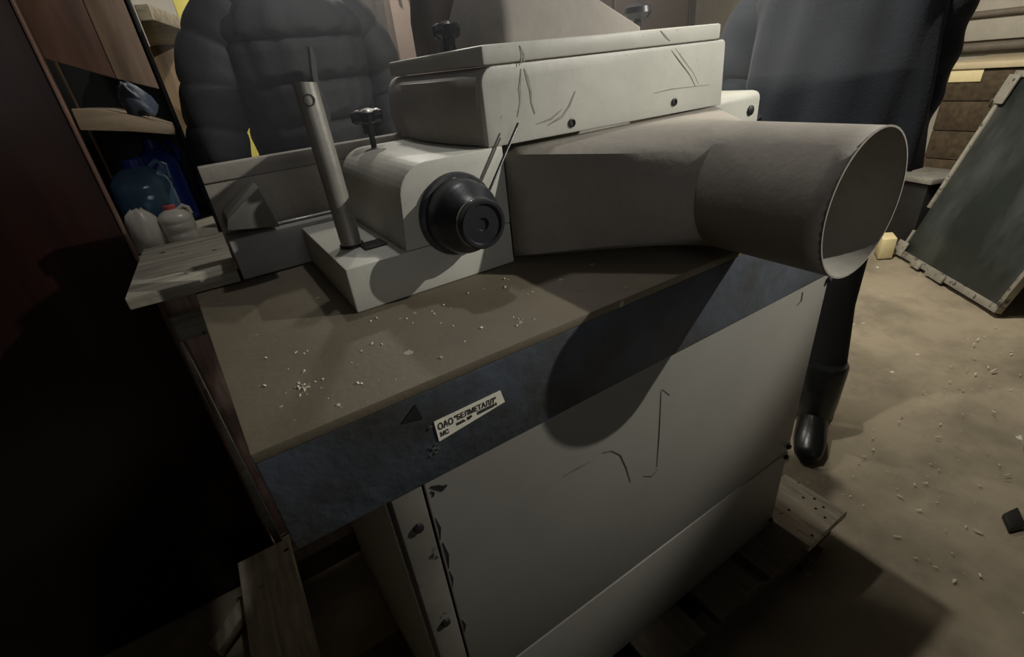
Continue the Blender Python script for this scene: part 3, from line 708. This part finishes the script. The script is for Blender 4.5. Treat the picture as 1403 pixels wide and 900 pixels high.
    for z_ in zs:
        f = (z_ - tz) / (1.46 - tz)
        rx = top['rx0'] * (1 - f) + top['rx1'] * f; ry = top['ry']
        if z_ > 1.36: k_ = (z_ - 1.36) / .1; rx *= 1 - .42 * k_**1.6; ry *= 1 - .35 * k_**1.6
        if top['puffer']:
            dd = min((z_ / .09) % 1, 1 - (z_ / .09) % 1) * .09; q = min(1, dd / .022)**.55; rx += .007 * q - .004; ry += .010 * q - .005
        ring_ = []
        for k in range(n):
            a = 2 * PI * k / n; fold = 0
            if not top['puffer']: fold = .010 * math.sin(a * 7 + z_ * 5) * (1 - .5 * f) + .006 * math.sin(a * 13 - z_ * 9)
            else: fold = .0025 * math.sin(a * 17 + int(z_ / .085) * 2.1) + .002 * math.sin(a * 29 + int(z_ / .085) * 4.3)
            ring_.append(((rx + fold) * math.copysign(abs(math.cos(a))**.85, math.cos(a)), (ry + fold) * math.copysign(abs(math.sin(a))**.85, math.sin(a)), z_))
        rings.append(ring_)
    loft(b, rings)
    for s in (-1, 1):
        p0 = Vector((s * (top['rx1'] - .09), 0, 1.410)); p1 = Vector((s * (top['rx1'] - .015), 0, 1.345)); e = Vector(arms[s][0]); wv = Vector(arms[s][1])
        path = []; nseg = 90
        ctl = [p0, p1, e, wv]
        Ls = [(ctl[i + 1] - ctl[i]).length for i in range(3)]; tot = sum(Ls)
        for i in range(nseg + 1):
            d = tot * i / nseg; j = 0
            while j < 2 and d > Ls[j]: d -= Ls[j]; j += 1
            path.append(ctl[j].lerp(ctl[j + 1], min(1, d / Ls[j])))
        for _ in range(60): path = [path[0]] + [(path[i - 1] + path[i] * 2 + path[i + 1]) / 4 for i in range(1, nseg)] + [path[-1]]
        rad = []
        for i in range(nseg + 1):
            f = i / nseg; r_ = (top['sleeve'] + .004) * (1 - f) + (top['sleeve'] * .72) * f
            if top['puffer']:
                dd = min((f * tot / .09) % 1, 1 - (f * tot / .09) % 1) * .09; r_ += .007 * min(1, dd / .022)**.55 - .003
            else: r_ += .004 * math.sin(f * 26)
            rad.append(r_)
        tube(b, path, rad, 24)
    # collar
    rings = [[(r_ * math.cos(2 * PI * k / 24), .005 + r_ * .95 * math.sin(2 * PI * k / 24), z_) for k in range(24)] for z_, r_ in ((1.42, .12), (1.45, .10), (1.49, .083), (1.53, .082), (1.535, .074), (1.46, .07))]
    loft(b, rings, (False, False))
    jk = fin('jacket', b, jacket)
    if top['puffer']:
        b = bm_new()
        strip(b, [(.004 * math.sin(i), -(top['ry'] + .003), tz + .01 + i * .02) for i in range(int((1.35 - tz) / .02))], .010, (0, -1, 0), .006)
        zp = fin('zipper', b, DARKM, jk)
    t.location = (0, 0, 0)
    return t
person('person in a dark quilted puffer jacket standing behind the fence, arms hanging', (.305, 1.50, 0), .06,
       {-1: ((-.245, -.01, 1.12), (-.252, -.06, .88)), 1: ((.232, .0, 1.20), (.17, -.12, 1.02))},
       {-1: (-.11, 0), 1: (.11, 0)}, PUFFER, dict(scale=1.03, hem=.90, rx0=.118, rx1=.198, ry=.125, sleeve=.072, puffer=True))
person('person in a smooth navy coat and black trousers standing beyond the dust spout', (1.62, .82, 0), math.radians(-64),
       {-1: (( -.30, -.05, 1.16), (-.17, -.10, 1.04)), 1: ((.205, .03, 1.14), (.19, -.03, 1.00))},
       {-1: (-.12, .05), 1: (.15, -.14)}, NAVY, dict(hem=.92, rx0=.262, rx1=.215, ry=.17, sleeve=.082, puffer=False))

# ---------------------------------------------------------------- thin smoke hanging over the machine
b = bm_new(); box(b, .02, 1.25, .46, 2.5, 1.20, 2.6)
hm = bpy.data.meshes.new('smoke_haze'); b.to_mesh(hm); b.free()
M = bpy.data.materials.new('thin_smoke'); M.use_nodes = True; nt = M.node_tree; nt.nodes.clear()
out = nt.nodes.new('ShaderNodeOutputMaterial'); vs = nt.nodes.new('ShaderNodeVolumeScatter')
vs.inputs['Color'].default_value = (.9, .93, 1, 1); vs.inputs['Anisotropy'].default_value = .3
tc = nt.nodes.new('ShaderNodeTexCoord'); nz = nt.nodes.new('ShaderNodeTexNoise'); nz.inputs['Scale'].default_value = 2.6; nz.inputs['Detail'].default_value = 3; nz.inputs['Distortion'].default_value = 1.2
mr = nt.nodes.new('ShaderNodeMapRange'); mr.inputs[1].default_value = .40; mr.inputs[2].default_value = .75; mr.inputs[3].default_value = .0; mr.inputs[4].default_value = .30
nt.links.new(tc.outputs['Object'], nz.inputs['Vector']); nt.links.new(nz.outputs['Fac'], mr.inputs[0]); nt.links.new(mr.outputs[0], vs.inputs['Density'])
nt.links.new(vs.outputs[0], out.inputs['Volume'])
hm.materials.append(M)
hz = bpy.data.objects.new('smoke_haze', hm); C.objects.link(hz); hz['kind'] = 'stuff'
hz['label'] = 'thin drifting bluish smoke above the planing machine and before the left person'; hz['category'] = 'smoke'
